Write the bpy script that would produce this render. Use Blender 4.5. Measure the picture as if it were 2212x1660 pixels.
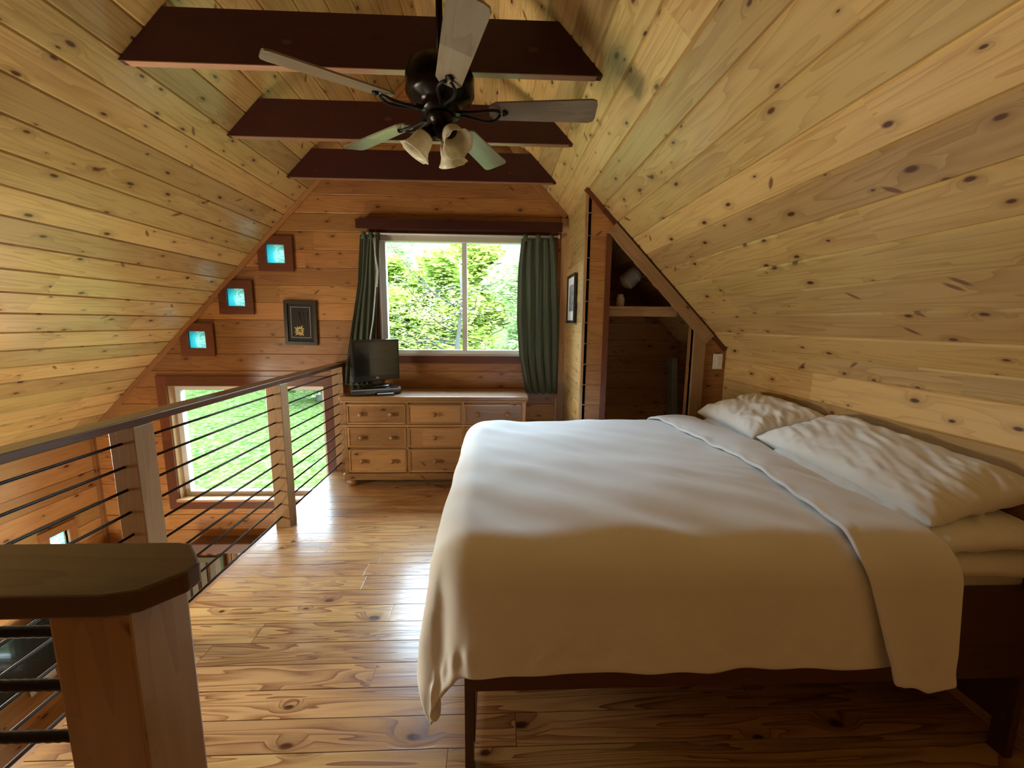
import bpy, bmesh, math, random
from mathutils import Vector, Matrix, noise
random.seed(7)
for o in list(bpy.data.objects): bpy.data.objects.remove(o)
scn = bpy.context.scene
COL = scn.collection
R = math.radians

# ------------------------------------------------------------------ camera
F_PX = 895.0
pit, yaw, rol = .1475, .040, .0093
cp, sp, cy, sy = math.cos(pit), math.sin(pit), math.cos(yaw), math.sin(yaw)
fwd = Vector((sy*cp, cy*cp, -sp)); rgt = Vector((cy, -sy, 0)); upv = rgt.cross(fwd)
r2 = math.cos(rol)*rgt + math.sin(rol)*upv; u2 = -math.sin(rol)*rgt + math.cos(rol)*upv
cd = bpy.data.cameras.new('camera'); cam = bpy.data.objects.new('camera', cd); COL.objects.link(cam)
M = Matrix((r2, u2, -fwd)).transposed().to_4x4(); M.translation = Vector((0, 0, 1.4))
cam.matrix_world = M
cd.sensor_fit = 'HORIZONTAL'; cd.sensor_width = 36; cd.lens = 36*F_PX/2212; cd.clip_start = .05; cd.clip_end = 400
scn.camera = cam

# ------------------------------------------------------------------ view and sky
scn.view_settings.view_transform = 'Standard'; scn.view_settings.look = 'None'
scn.view_settings.gamma = 1; scn.view_settings.use_curve_mapping = False
scn.view_settings.exposure = 0.58
SKY = 20.0
w = bpy.data.worlds.new('sky'); scn.world = w; w.use_nodes = True
nt = w.node_tree; nt.nodes.clear()
wo = nt.nodes.new('ShaderNodeOutputWorld'); bg = nt.nodes.new('ShaderNodeBackground')
tc = nt.nodes.new('ShaderNodeTexCoord'); sx = nt.nodes.new('ShaderNodeSeparateXYZ'); rp = nt.nodes.new('ShaderNodeValToRGB')
nt.links.new(tc.outputs['Generated'], sx.inputs[0]); nt.links.new(sx.outputs['Z'], rp.inputs[0])
rp.color_ramp.elements[0].position = 0.0; rp.color_ramp.elements[0].color = (.028, .034, .036, 1)
rp.color_ramp.elements[1].position = .6; rp.color_ramp.elements[1].color = (.64, .82, 1, 1)
e = rp.color_ramp.elements.new(.18); e.color = (.040, .050, .052, 1)
e = rp.color_ramp.elements.new(.32); e.color = (.64, .82, 1, 1)
nt.links.new(rp.outputs[0], bg.inputs[0]); bg.inputs[1].default_value = SKY
nt.links.new(bg.outputs[0], wo.inputs[0])
def light(name, typ, loc, rot, energy, color=(1, 1, 1), **kw):
    l = bpy.data.lights.new(name, typ); l.energy = energy; l.color = color
    for k, v in kw.items(): setattr(l, k, v)
    o = bpy.data.objects.new(name, l); COL.objects.link(o); o.location = loc; o.rotation_euler = rot
    return o
# hazy sun high behind the house, lights the trees and the lawn
light('sun', 'SUN', (0, 0, 20), (R(38), 0, R(12)), 3.2, (1, .95, .82), angle=R(8))
def portal(x0, x1, z0, z1, y):
    o = light('window_portal', 'AREA', ((x0+x1)/2, y, (z0+z1)/2), (R(-90), 0, 0), 1)
    o.data.shape = 'RECTANGLE'; o.data.size = x1-x0; o.data.size_y = z1-z0; o.data.cycles.is_portal = True
portal(-1.06, .50, 1.08, 2.17, 4.13); portal(-3.03, -1.60, -.32, .80, 4.13); portal(-2.60, -1.3, -2.1, -.83, 4.13)
# added upward fill lights without fixtures, unseen below the loft edge
light('downstairs_fill', 'AREA', (-2.8, 1.6, -1.6), (R(180), 0, 0), 26, (1, .88, .68), shape='DISK', size=.5)
light('downstairs_fill.001', 'AREA', (-2.7, 2.9, -1.6), (R(180), 0, 0), 12, (1, .88, .68), shape='DISK', size=.5)
# added fill light, unseen left of the view, brightens right slope and knee wall
light('stairwell_fill', 'AREA', (-3.34, 1.68, .60), (0, R(-90-10), R(-26)), 74, (1, .96, .78), shape='RECTANGLE', size=.4, size_y=1.1)

# ------------------------------------------------------------------ materials
MATS = {}
def nodes(m):
    m.use_nodes = True; t = m.node_tree; t.nodes.clear(); return t
class NT:
    def __init__(s, name):
        s.m = bpy.data.materials.new(name); s.t = nodes(s.m); s.out = s.n('ShaderNodeOutputMaterial')
    def n(s, typ, **kw):
        x = s.t.nodes.new(typ)
        for k, v in kw.items(): setattr(x, k, v)
        return x
    def l(s, a, b): s.t.links.new(a, b)
    def put(s, sock, v):
        if hasattr(v, 'is_linked') or isinstance(v, bpy.types.NodeSocket): s.l(v, sock)
        else: sock.default_value = v
    def math(s, op, a, b=0.0, c=0.0, clamp=False):
        x = s.n('ShaderNodeMath', operation=op); x.use_clamp = clamp
        s.put(x.inputs[0], a); s.put(x.inputs[1], b); s.put(x.inputs[2], c); return x.outputs[0]
    def mix(s, f, a, b, typ='MIX'):
        x = s.n('ShaderNodeMix', data_type='RGBA', blend_type=typ)
        s.put(x.inputs[0], f); s.put(x.inputs[6], a); s.put(x.inputs[7], b); return x.outputs[2]
    def comb(s, a, b, c=0.0):
        x = s.n('ShaderNodeCombineXYZ'); s.put(x.inputs[0], a); s.put(x.inputs[1], b); s.put(x.inputs[2], c); return x.outputs[0]
    def noise(s, vec, scale=1, detail=2, rough=.5, dist=0):
        x = s.n('ShaderNodeTexNoise'); s.put(x.inputs['Vector'], vec); x.inputs['Scale'].default_value = scale
        x.inputs['Detail'].default_value = detail; x.inputs['Roughness'].default_value = rough; x.inputs['Distortion'].default_value = dist
        return x.outputs[0]
    def ramp(s, f, pts):
        x = s.n('ShaderNodeMapRange'); s.put(x.inputs[0], f)
        for i, v in enumerate(pts): x.inputs[1+i].default_value = v
        return x.outputs[0]
def c4(c): return (c[0], c[1], c[2], 1)
def wood(name, base, dark, knot=(.09, .025, .008), pitch=.156, rough=.38, knots=.5, grain=1.0, var=.35, seam=0.0, cell=.2, kr=.055, coat=.25, ring=.5, cath=0.0):
    g = NT(name)
    uv = g.n('ShaderNodeUVMap'); sp_ = g.n('ShaderNodeSeparateXYZ'); g.l(uv.outputs[0], sp_.inputs[0])
    u, v = sp_.outputs[0], sp_.outputs[1]
    vb = g.math('DIVIDE', v, pitch); bi = g.math('FLOOR', vb)
    wn = g.n('ShaderNodeTexWhiteNoise', noise_dimensions='1D'); g.l(bi, wn.inputs['W']); rv = wn.outputs['Value']
    seg = g.math('FLOOR', g.math('ADD', g.math('DIVIDE', u, 2.7), g.math('MULTIPLY', rv, 5.3)))
    wn2 = g.n('ShaderNodeTexWhiteNoise', noise_dimensions='2D'); g.l(g.comb(bi, seg), wn2.inputs['Vector']); rb = wn2.outputs['Value']
    off = g.math('MULTIPLY', rb, 37.0)
    # knots
    kc = g.n('ShaderNodeTexVoronoi', feature='F1', distance='EUCLIDEAN', voronoi_dimensions='2D')
    nd = g.noise(g.comb(g.math('MULTIPLY', u, 9), g.math('MULTIPLY', v, 14), off), 1, 1)
    kv = g.comb(g.math('ADD', g.math('DIVIDE', u, cell*1.25), off), g.math('ADD', g.math('DIVIDE', v, cell*.62), g.math('MULTIPLY', nd, .12)))
    g.l(kv, kc.inputs['Vector']); kc.inputs['Scale'].default_value = 1; kc.inputs['Randomness'].default_value = 1
    kcs = g.n('ShaderNodeSeparateColor'); g.l(kc.outputs['Color'], kcs.inputs[0])
    exist = g.math('LESS_THAN', kcs.outputs[0], knots)
    rad = g.math('ADD', g.math('MULTIPLY', kcs.outputs[1], kr*1.4), kr*.45)
    dk = g.math('DIVIDE', kc.outputs['Distance'], rad)
    kmask = g.math('MULTIPLY', g.ramp(dk, (.7, 1.35, 1, 0)), exist)
    khalo = g.math('MULTIPLY', g.ramp(dk, (.8, 4.2, 1, 0)), exist)
    # spike knots, cut lengthways, lying aslant across the board
    k2 = g.n('ShaderNodeTexVoronoi', feature='F1', distance='EUCLIDEAN', voronoi_dimensions='2D'); k2.inputs['Scale'].default_value = 1
    sgn_ = g.math('SUBTRACT', g.math('MULTIPLY', g.math('GREATER_THAN', rb, .5), 2.0), 1.0); vv = g.math('MULTIPLY', v, sgn_)
    pa = g.math('ADD', g.math('MULTIPLY', u, .77), g.math('MULTIPLY', vv, .64)); pb = g.math('SUBTRACT', g.math('MULTIPLY', vv, .77), g.math('MULTIPLY', u, .64))
    g.l(g.comb(g.math('ADD', g.math('DIVIDE', pa, .30), off), g.math('ADD', g.math('DIVIDE', pb, .085), off)), k2.inputs['Vector'])
    k2c = g.n('ShaderNodeSeparateColor'); g.l(k2.outputs['Color'], k2c.inputs[0])
    spike = g.math('MULTIPLY', g.ramp(k2.outputs['Distance'], (.07, .13, 1, 0)), g.math('LESS_THAN', k2c.outputs[0], knots*.085))
    # grain: long stretched rings, bent round the knots
    wv = g.math('ADD', g.math('MULTIPLY', v, 11.0), g.math('MULTIPLY', khalo, .5))
    n1 = g.noise(g.comb(g.math('MULTIPLY', u, .9), wv, off), 1, 2, .45, .3+cath)
    rings = g.math('FRACT', g.math('MULTIPLY', n1, 9.0))
    rings = g.math('POWER', rings, 2.2)
    n2 = g.noise(g.comb(g.math('MULTIPLY', u, 6), g.math('MULTIPLY', v, 190), off), 1, 2, .6)
    n3 = g.noise(g.comb(g.math('MULTIPLY', u, 1.3), g.math('MULTIPLY', v, 5), off), 1, 2, .5)
    f = g.math('ADD', g.math('MULTIPLY', rings, ring*grain), g.math('MULTIPLY', g.math('SUBTRACT', n2, .5), .55*grain))
    f = g.math('ADD', f, g.math('MULTIPLY', g.math('SUBTRACT', n3, .45), 1.25*grain), clamp=True)
    col = g.mix(f, c4(base), c4(dark))
    tone = g.ramp(rb, (0, 1, 1-var, 1+var*.45))
    hsv = g.n('ShaderNodeHueSaturation'); g.l(col, hsv.inputs['Color']); g.l(tone, hsv.inputs['Value'])
    g.l(g.ramp(rv, (0, 1, .492, .506)), hsv.inputs['Hue']); col = hsv.outputs[0]
    col = g.mix(g.math('MULTIPLY', khalo, .42), col, c4(tuple(x*.55 for x in dark)))
    col = g.mix(kmask, col, c4(knot))
    col = g.mix(g.math('MULTIPLY', spike, .8), col, c4(tuple(x*1.5 for x in knot)))
    # seams and butt joints
    fr = g.math('FRACT', vb); ed = g.math('MINIMUM', fr, g.math('SUBTRACT', 1.0, fr)); ed = g.math('MULTIPLY', ed, pitch)
    fs = g.math('FRACT', g.math('ADD', g.math('DIVIDE', u, 2.7), g.math('MULTIPLY', rv, 5.3))); es = g.math('MULTIPLY', g.math('MINIMUM', fs, g.math('SUBTRACT', 1.0, fs)), 2.7)
    sm = g.math('MINIMUM', ed, es) if seam else es
    smask = g.ramp(sm, (.0006, .0022, 1, 0))
    if seam: col = g.mix(g.math('MULTIPLY', smask, seam), col, (.035, .012, .004, 1))
    b = g.n('ShaderNodeBsdfPrincipled'); g.l(col, b.inputs['Base Color'])
    g.l(g.ramp(f, (0, 1, rough, rough+.12)), b.inputs['Roughness'])
    b.inputs['Coat Weight'].default_value = coat; b.inputs['Coat Roughness'].default_value = .18
    bp = g.n('ShaderNodeBump'); bp.inputs['Strength'].default_value = .25; bp.inputs['Distance'].default_value = .003
    hgt = g.math('SUBTRACT', g.math('MULTIPLY', f, -.35), g.math('MULTIPLY', smask, 1.0 if seam else 0.0)); g.l(hgt, bp.inputs['Height'])
    g.l(bp.outputs[0], b.inputs['Normal']); g.l(b.outputs[0], g.out.inputs[0]); MATS[name] = g.m; return g.m
def plain(name, col, rough=.5, metal=0, coat=0, bump=0, bscale=200, var=0, vscale=8, sheen=0, transl=0):
    g = NT(name); b = g.n('ShaderNodeBsdfPrincipled'); tcn = g.n('ShaderNodeTexCoord')
    if var:
        n = g.noise(tcn.outputs['Object'], vscale, 3)
        cc = g.mix(g.ramp(n, (.3, .7, 0, 1)), c4(tuple(x*(1-var) for x in col)), c4(tuple(min(1, x*(1+var)) for x in col))); g.l(cc, b.inputs['Base Color'])
    else: b.inputs['Base Color'].default_value = c4(col)
    b.inputs['Roughness'].default_value = rough; b.inputs['Metallic'].default_value = metal; b.inputs['Coat Weight'].default_value = coat
    b.inputs['Sheen Weight'].default_value = sheen
    if bump:
        bp = g.n('ShaderNodeBump'); bp.inputs['Strength'].default_value = bump; bp.inputs['Distance'].default_value = .002
        g.l(g.noise(tcn.outputs['Object'], bscale, 3), bp.inputs['Height']); g.l(bp.outputs[0], b.inputs['Normal'])
    if transl:
        tr = g.n('ShaderNodeBsdfTranslucent'); tr.inputs[0].default_value = c4(col); mx = g.n('ShaderNodeMixShader'); mx.inputs[0].default_value = transl
        g.l(b.outputs[0], mx.inputs[1]); g.l(tr.outputs[0], mx.inputs[2]); g.l(mx.outputs[0], g.out.inputs[0])
    else: g.l(b.outputs[0], g.out.inputs[0])
    MATS[name] = g.m; return g.m
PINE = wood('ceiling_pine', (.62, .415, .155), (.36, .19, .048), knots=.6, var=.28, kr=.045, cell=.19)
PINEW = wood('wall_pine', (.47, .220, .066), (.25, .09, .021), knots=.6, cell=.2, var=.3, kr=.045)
PINEL = wood('stairwell_pine', (.56, .30, .10), (.38, .165, .045), knots=.5, cell=.22, var=.25)
FLOORW = wood('floor_pine', (.64, .385, .165), (.25, .095, .026), knots=.3, pitch=.12, rough=.22, var=.16, seam=.7, coat=.3, ring=.95, cell=.3, kr=.04, cath=.6)
TRIM = wood('trim_pine', (.42, .19, .065), (.27, .105, .03), knots=.2, pitch=5, coat=.2)
TRIML = wood('post_pine', (.50, .30, .145), (.36, .19, .08), knots=.12, pitch=5, coat=.25, kr=.04)
REDT = wood('redwood_casing', (.17, .045, .016), (.10, .022, .008), knots=.05, pitch=5)
BEAM = wood('dark_beam', (.050, .0045, .002), (.032, .003, .0015), knots=.05, pitch=5, rough=.5, coat=.1)
CAPW = wood('dark_cap_wood', (.10, .045, .016), (.06, .022, .008), knots=0, pitch=5, rough=.4, coat=.2)
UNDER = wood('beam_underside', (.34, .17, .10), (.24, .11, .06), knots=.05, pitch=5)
BEAML = wood('rail_wood', (.16, .062, .026), (.09, .032, .013), knots=.05, pitch=5, rough=.28, coat=.5)
DRESS = wood('dresser_pine', (.46, .24, .09), (.31, .14, .045), knots=.3, pitch=5, rough=.35, cell=.25, kr=.04)
BEDW = wood('bed_wood', (.07, .014, .006), (.045, .008, .004), knots=.05, pitch=5)
BLADE = wood('blade_oak', (.24, .19, .13), (.16, .12, .08), knots=0, pitch=5, rough=.3, coat=.3)
BLACKM = plain('black_iron', (.010, .009, .009), .45, .6)
RODM = plain('rebar_iron', (.022, .014, .010), .5, .7)
BRONZE = plain('fan_bronze', (.012, .008, .007), .28, .8)
WHITEV = plain('white_vinyl', (.75, .76, .74), .35)
CREAM = plain('cream_blind', (.62, .56, .42), .6)
LINEN = plain('white_linen', (.80, .80, .79), .85, bump=.25, bscale=500, sheen=.2)
LINEN2 = plain('white_pillow_linen', (.80, .80, .77), .85, bump=.25, bscale=500, sheen=.2)
MATT = plain('mattress_ticking', (.70, .68, .62), .9, bump=.3, bscale=300)
GREENC = plain('green_curtain', (.11, .135, .09), .9, bump=.4, bscale=350, sheen=.3, transl=.25)
BLACKP = plain('black_plastic', (.008, .008, .009), .22, coat=.3)
SCREEN = plain('dark_screen', (.012, .014, .012), .12, coat=.6)
GREYP = plain('silver_plastic', (.55, .56, .57), .3, .2)
CORDM = plain('white_cord', (.75, .76, .72), .6)
WHITEP = plain('white_plastic', (.78, .77, .72), .4)
MATB = plain('black_mat_board', (.012, .011, .010), .7)
FRAMEB = plain('dark_frame', (.020, .014, .010), .35, coat=.3)
FILLET = plain('mauve_fillet', (.30, .22, .20), .5)
PAPER = plain('white_paper', (.82, .82, .80), .7)
PRINTG = plain('grey_print', (.22, .24, .25), .6, var=.6, vscale=30)
PETAL = plain('cream_petal', (.55, .45, .18), .7, var=.3, vscale=60)
PETALC = plain('ochre_centre', (.30, .17, .03), .7)
STEMM = plain('brown_stem', (.12, .05, .03), .7)
GREYW = wood('grey_slat_wood', (.16, .14, .10), (.10, .085, .06), knots=0, pitch=5)
VALP = plain('mauve_brown_shelf', (.14, .075, .06), .5)
DARKB = plain('dark_brown_weave', (.045, .018, .010), .7, bump=.6, bscale=60)
GREYD = plain('grey_board', (.20, .18, .13), .7, var=.2)
LEAFS = [plain('leaf_green_%d' % i, c, .55, transl=.45, var=.25, vscale=1.5) for i, c in enumerate([(.28, .38, .075), (.38, .46, .11), (.25, .36, .16), (.34, .44, .20)])]
BARK = plain('bark', (.16, .15, .13), .9, bump=.6, bscale=20)
GREYBARK = plain('grey_bark', (.055, .055, .05), .95)
TWIG = plain('silhouette_twig_bark', (.035, .035, .032), .9)  # darkness of backlit silhouettes put into the bark colour
for m_ in LEAFS:
    m_.node_tree.nodes['Principled BSDF'].inputs['Specular IOR Level'].default_value = .1
def frosted():
    g = NT('frosted_glass'); b = g.n('ShaderNodeBsdfPrincipled'); b.inputs['Base Color'].default_value = (.78, .70, .52, 1); b.inputs['Roughness'].default_value = .35
    tcn = g.n('ShaderNodeTexCoord'); n = g.noise(tcn.outputs['Object'], 35, 3)
    g.l(g.mix(g.ramp(n, (.35, .65, 0, 1)), (.62, .54, .38, 1), (.82, .76, .60, 1)), b.inputs['Base Color'])
    tr = g.n('ShaderNodeBsdfTranslucent'); tr.inputs[0].default_value = (.85, .80, .62, 1); mx = g.n('ShaderNodeMixShader'); mx.inputs[0].default_value = .35
    g.l(b.outputs[0], mx.inputs[1]); g.l(tr.outputs[0], mx.inputs[2]); g.l(mx.outputs[0], g.out.inputs[0]); return g.m
FROST = frosted()
def pane_mat():
    g = NT('window_glass'); a = g.n('ShaderNodeBsdfTransparent'); a.inputs[0].default_value = (.96, .98, .97, 1)
    b = g.n('ShaderNodeBsdfGlossy'); b.inputs['Roughness'].default_value = .02; fr = g.n('ShaderNodeFresnel'); fr.inputs[0].default_value = 1.16
    mx = g.n('ShaderNodeMixShader'); g.l(fr.outputs[0], mx.inputs[0]); g.l(a.outputs[0], mx.inputs[1]); g.l(b.outputs[0], mx.inputs[2]); g.l(mx.outputs[0], g.out.inputs[0]); return g.m
PANE = pane_mat()
def block_mat():
    g = NT('wavy_block_glass'); tcn = g.n('ShaderNodeTexCoord'); n = g.noise(tcn.outputs['Object'], 26, 2, .5, 1.2)
    s_ = g.n('ShaderNodeSeparateXYZ'); g.l(tcn.outputs['Object'], s_.inputs[0])
    col = g.mix(g.ramp(n, (.42, .56, 0, 1)), (.30, .62, .52, 1), (.86, .94, .86, 1))
    side = g.ramp(s_.outputs[0], (-.03, -.005, 1, 0)); col = g.mix(side, col, (.10, .62, .66, 1))
    tr = g.n('ShaderNodeBsdfTranslucent'); g.l(col, tr.inputs[0]); gl = g.n('ShaderNodeBsdfGlossy'); gl.inputs['Roughness'].default_value = .1
    mx = g.n('ShaderNodeMixShader'); mx.inputs[0].default_value = .06
    g.l(tr.outputs[0], mx.inputs[1]); g.l(gl.outputs[0], mx.inputs[2]); g.l(mx.outputs[0], g.out.inputs[0]); return g.m
BLOCK = block_mat()
def lawn_mat():
    g = NT('lawn_grass'); tcn = g.n('ShaderNodeTexCoord'); n = g.noise(tcn.outputs['Object'], 1.3, 5, .7); n2 = g.noise(tcn.outputs['Object'], 7, 5, .75)
    c = g.mix(g.ramp(n, (.35, .65, 0, 1)), (.014, .036, .007, 1), (.044, .068, .012, 1)); c = g.mix(g.ramp(n2, (.44, .58, 0, .85)), c, (.080, .10, .045, 1))  # second mix: paler mottling with whitish haze put into the grass colour
    b = g.n('ShaderNodeBsdfPrincipled'); g.l(c, b.inputs['Base Color']); b.inputs['Roughness'].default_value = .9; b.inputs['Specular IOR Level'].default_value = 0
    g.l(b.outputs[0], g.out.inputs[0]); return g.m
LAWN = lawn_mat()

# ------------------------------------------------------------------ mesh helpers
def tag(o, label=None, cat=None, group=None, kind=None):
    if label: o['label'] = label
    if cat: o['category'] = cat
    if group: o['group'] = group
    if kind: o['kind'] = kind
    return o
def empty(name, loc=(0, 0, 0), rz=0, **kw):
    o = bpy.data.objects.new(name, None); COL.objects.link(o); o.location = loc; o.rotation_euler = (0, 0, rz); o.empty_display_size = .1
    return tag(o, **kw)
def copy_tree(o, parent=None):
    c = o.copy(); COL.objects.link(c)
    if parent is not None: c.parent = parent
    for ch in list(o.children): copy_tree(ch, c)
    return c
class MB:
    def __init__(s): s.bm = bmesh.new(); s.uv = s.bm.loops.layers.uv.new('UVMap')
    def _uv(s, faces, inv, g):
        ou, ov = random.uniform(0, 40), random.uniform(.3, 3.7)
        for f in faces:
            n = inv.to_3x3() @ f.normal if inv else f.normal
            k = max(range(3), key=lambda i: abs(n[i])); ax = [i for i in range(3) if i != k]
            if g in ax: a, b = g, [i for i in ax if i != g][0]
            else: a, b = ax
            for l in f.loops:
                p = (inv @ l.vert.co) if inv else l.vert.co
                l[s.uv].uv = (p[a]+ou, p[b]*1.0+ov)
    def box(s, c, size, rot=None, grain=None, bev=0.0):
        r = bmesh.ops.create_cube(s.bm, size=1); vs = r['verts']
        T = Matrix.Translation(Vector(c)) @ (rot.to_4x4() if rot else Matrix())
        for v in vs: v.co = T @ Vector((v.co[0]*size[0], v.co[1]*size[1], v.co[2]*size[2]))
        fs = list({f for v in vs for f in v.link_faces})
        if bev:
            es = list({e_ for v in vs for e_ in v.link_edges})
            rr = bmesh.ops.bevel(s.bm, geom=es, offset=bev, segments=2, profile=.6, affect='EDGES'); fs = list({f for v in rr['verts'] for f in v.link_faces} | {f for f in fs if f.is_valid})
        s.bm.normal_update()
        if grain is None: grain = max(range(3), key=lambda i: size[i])
        s._uv(fs, T.inverted(), grain); return s
    def span(s, a, b, **kw):   # box from corner to corner
        return s.box([(a[i]+b[i])/2 for i in range(3)], [abs(b[i]-a[i]) for i in range(3)], **kw)
    def tube(s, pts, r, n=10, cap=True, jag=0):
        pts = [Vector(p) for p in pts]; rings = []
        rs = r if isinstance(r, (list, tuple)) else [r]*len(pts)
        d0 = (pts[1]-pts[0]).normalized(); side = d0.orthogonal().normalized()
        for i, p in enumerate(pts):
            d = (pts[min(i+1, len(pts)-1)]-pts[max(i-1, 0)]).normalized()
            side = (side - d*side.dot(d)).normalized(); o2 = d.cross(side)
            rings.append([s.bm.verts.new(p+(side*math.cos(2*math.pi*k/n)+o2*math.sin(2*math.pi*k/n))*rs[i]) for k in range(n)])
        for a, b in zip(rings, rings[1:]):
            for k in range(n):
                f = s.bm.faces.new((a[k], a[(k+1) % n], b[(k+1) % n], b[k])); f.smooth = True
        if cap:
            s.bm.faces.new(rings[0][::-1]); s.bm.faces.new(rings[-1])
        return s
    def lathe(s, prof, n=32, T=None, smooth=True, closed=False, waves=0, wamp=0):
        T = T or Matrix(); rings = []
        for j, (r, z) in enumerate(prof):
            rings.append([s.bm.verts.new(T @ Vector(((r*(1+wamp*(r > 0)*max(0, j-len(prof)*.6)/len(prof)*math.cos(waves*2*math.pi*k/n)))*math.cos(2*math.pi*k/n), r*math.sin(2*math.pi*k/n), z))) for k in range(n)])
        for a, b in zip(rings, rings[1:]):
            for k in range(n):
                f = s.bm.faces.new((a[k], a[(k+1) % n], b[(k+1) % n], b[k])); f.smooth = smooth
        if closed: s.bm.faces.new(rings[0][::-1]); s.bm.faces.new(rings[-1])
        return s
    def prism(s, poly, z0, z1, T=None, grain=0):
        T = T or Matrix(); a = [s.bm.verts.new(T @ Vector((x, y, z0))) for x, y in poly]; b = [s.bm.verts.new(T @ Vector((x, y, z1))) for x, y in poly]
        fs = [s.bm.faces.new(a[::-1]), s.bm.faces.new(b)]
        for k in range(len(poly)): fs.append(s.bm.faces.new((a[k], a[(k+1) % len(a)], b[(k+1) % len(a)], b[k])))
        s.bm.normal_update(); s._uv(fs, T.inverted(), grain); return s
    def grid(s, P, smooth=True, uvs=None):  # P[i][j]
        V = [[s.bm.verts.new(p) for p in row] for row in P]
        for i in range(len(V)-1):
            for j in range(len(V[0])-1):
                f = s.bm.faces.new((V[i][j], V[i+1][j], V[i+1][j+1], V[i][j+1])); f.smooth = smooth
        return s
    def build(s, name, m, parent=None, **kw):
        bmesh.ops.recalc_face_normals(s.bm, faces=s.bm.faces[:])
        me = bpy.data.meshes.new(name); s.bm.to_mesh(me); s.bm.free(); me.materials.append(m)
        o = bpy.data.objects.new(name, me); COL.objects.link(o)
        if parent is not None: o.parent = parent
        return tag(o, **kw)
def mod(o, typ, **kw):
    m = o.modifiers.new(typ.lower(), typ)
    for k, v in kw.items(): setattr(m, k, v)
    return o
def panel(name, O, U, V, N, u0, u1, v0, v1, mat, pitch=.156, clips=(), cuts=(), kill=None, depth=.005, gw=.005, parent=None, thick=.02, flat=False):
    """tongue and groove boards: u along the boards, v across, board edges at multiples of pitch"""
    bm = bmesh.new(); uvl = bm.loops.layers.uv.new('UVMap')
    vs = []
    k = math.floor(v0/pitch+1e-6)
    while k*pitch < v1-1e-6:
        a, b = k*pitch, (k+1)*pitch
        vs += [(a, -depth), (a+gw, 0), (b-gw, 0), (b, -depth)]
        k += 1
    if flat: vs = [(v0, 0), (v1, 0)]
    prev = None; nu = max(1, int((u1-u0)/1.0))
    for i in range(0, len(vs)-1):
        if abs(vs[i][0]-vs[i+1][0]) < 1e-7: continue
        for j in range(nu):
            ua, ub = u0+(u1-u0)*j/nu, u0+(u1-u0)*(j+1)/nu
            q = [bm.verts.new((ua, *vs[i])), bm.verts.new((ub, *vs[i])), bm.verts.new((ub, *vs[i+1])), bm.verts.new((ua, *vs[i+1]))]
            bm.faces.new(q)
    bmesh.ops.remove_doubles(bm, verts=bm.verts[:], dist=1e-5)
    clips = list(clips)+[((0, v0), (0, -1)), ((0, v1), (0, 1))]
    for (p, n) in clips:       # keeps the side opposite to n
        bmesh.ops.bisect_plane(bm, geom=bm.verts[:]+bm.edges[:]+bm.faces[:], plane_co=(p[0], p[1], 0), plane_no=(n[0], n[1], 0), clear_outer=True)
    for (p, n) in cuts:
        bmesh.ops.bisect_plane(bm, geom=bm.verts[:]+bm.edges[:]+bm.faces[:], plane_co=(p[0], p[1], 0), plane_no=(n[0], n[1], 0))
    if kill:
        dl = [f for f in bm.faces if kill(*(f.calc_center_median()[:2]))]
        bmesh.ops.delete(bm, geom=dl, context='FACES')
    for f in bm.faces:
        for l in f.loops: l[uvl].uv = (l.vert.co[0]+20, l.vert.co[1]+31.2*pitch/.156*0+40*pitch)
    U, V, N, O = Vector(U), Vector(V), Vector(N), Vector(O)
    for v in bm.verts: v.co = O+U*v.co[0]+V*v.co[1]+N*v.co[2]
    bm.normal_update()
    for f in bm.faces:
        if f.normal.dot(N) < 0: f.normal_flip()
    me = bpy.data.meshes.new(name); bm.to_mesh(me); bm.free(); me.materials.append(mat)
    o = bpy.data.objects.new(name, me); COL.objects.link(o); o['kind'] = 'structure'
    if parent: o.parent = parent
    if thick: mod(o, 'SOLIDIFY', thickness=thick, offset=-1)
    return o
def rects(hs):
    cuts = []
    for a, b, c, d in hs: cuts += [((a, 0), (1, 0)), ((b, 0), (1, 0)), ((0, c), (0, 1)), ((0, d), (0, 1))]
    return cuts, (lambda u, v: any(a < u < b and c < v < d for a, b, c, d in hs))

# ------------------------------------------------------------------ room geometry
D = 3.90          # back wall
SL = 1.0237       # roof slope
XL0, XR0 = -4.120, 2.95
RX = (XL0+XR0)/2; RZ = SL*(RX-XL0)
KX = 1.757; KZ = SL*(XR0-KX)
LX = -3.76; LZ = SL*(LX-XL0)
ZB = -2.5; YF = -3.4
nl = math.sqrt(1+SL*SL)
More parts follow.
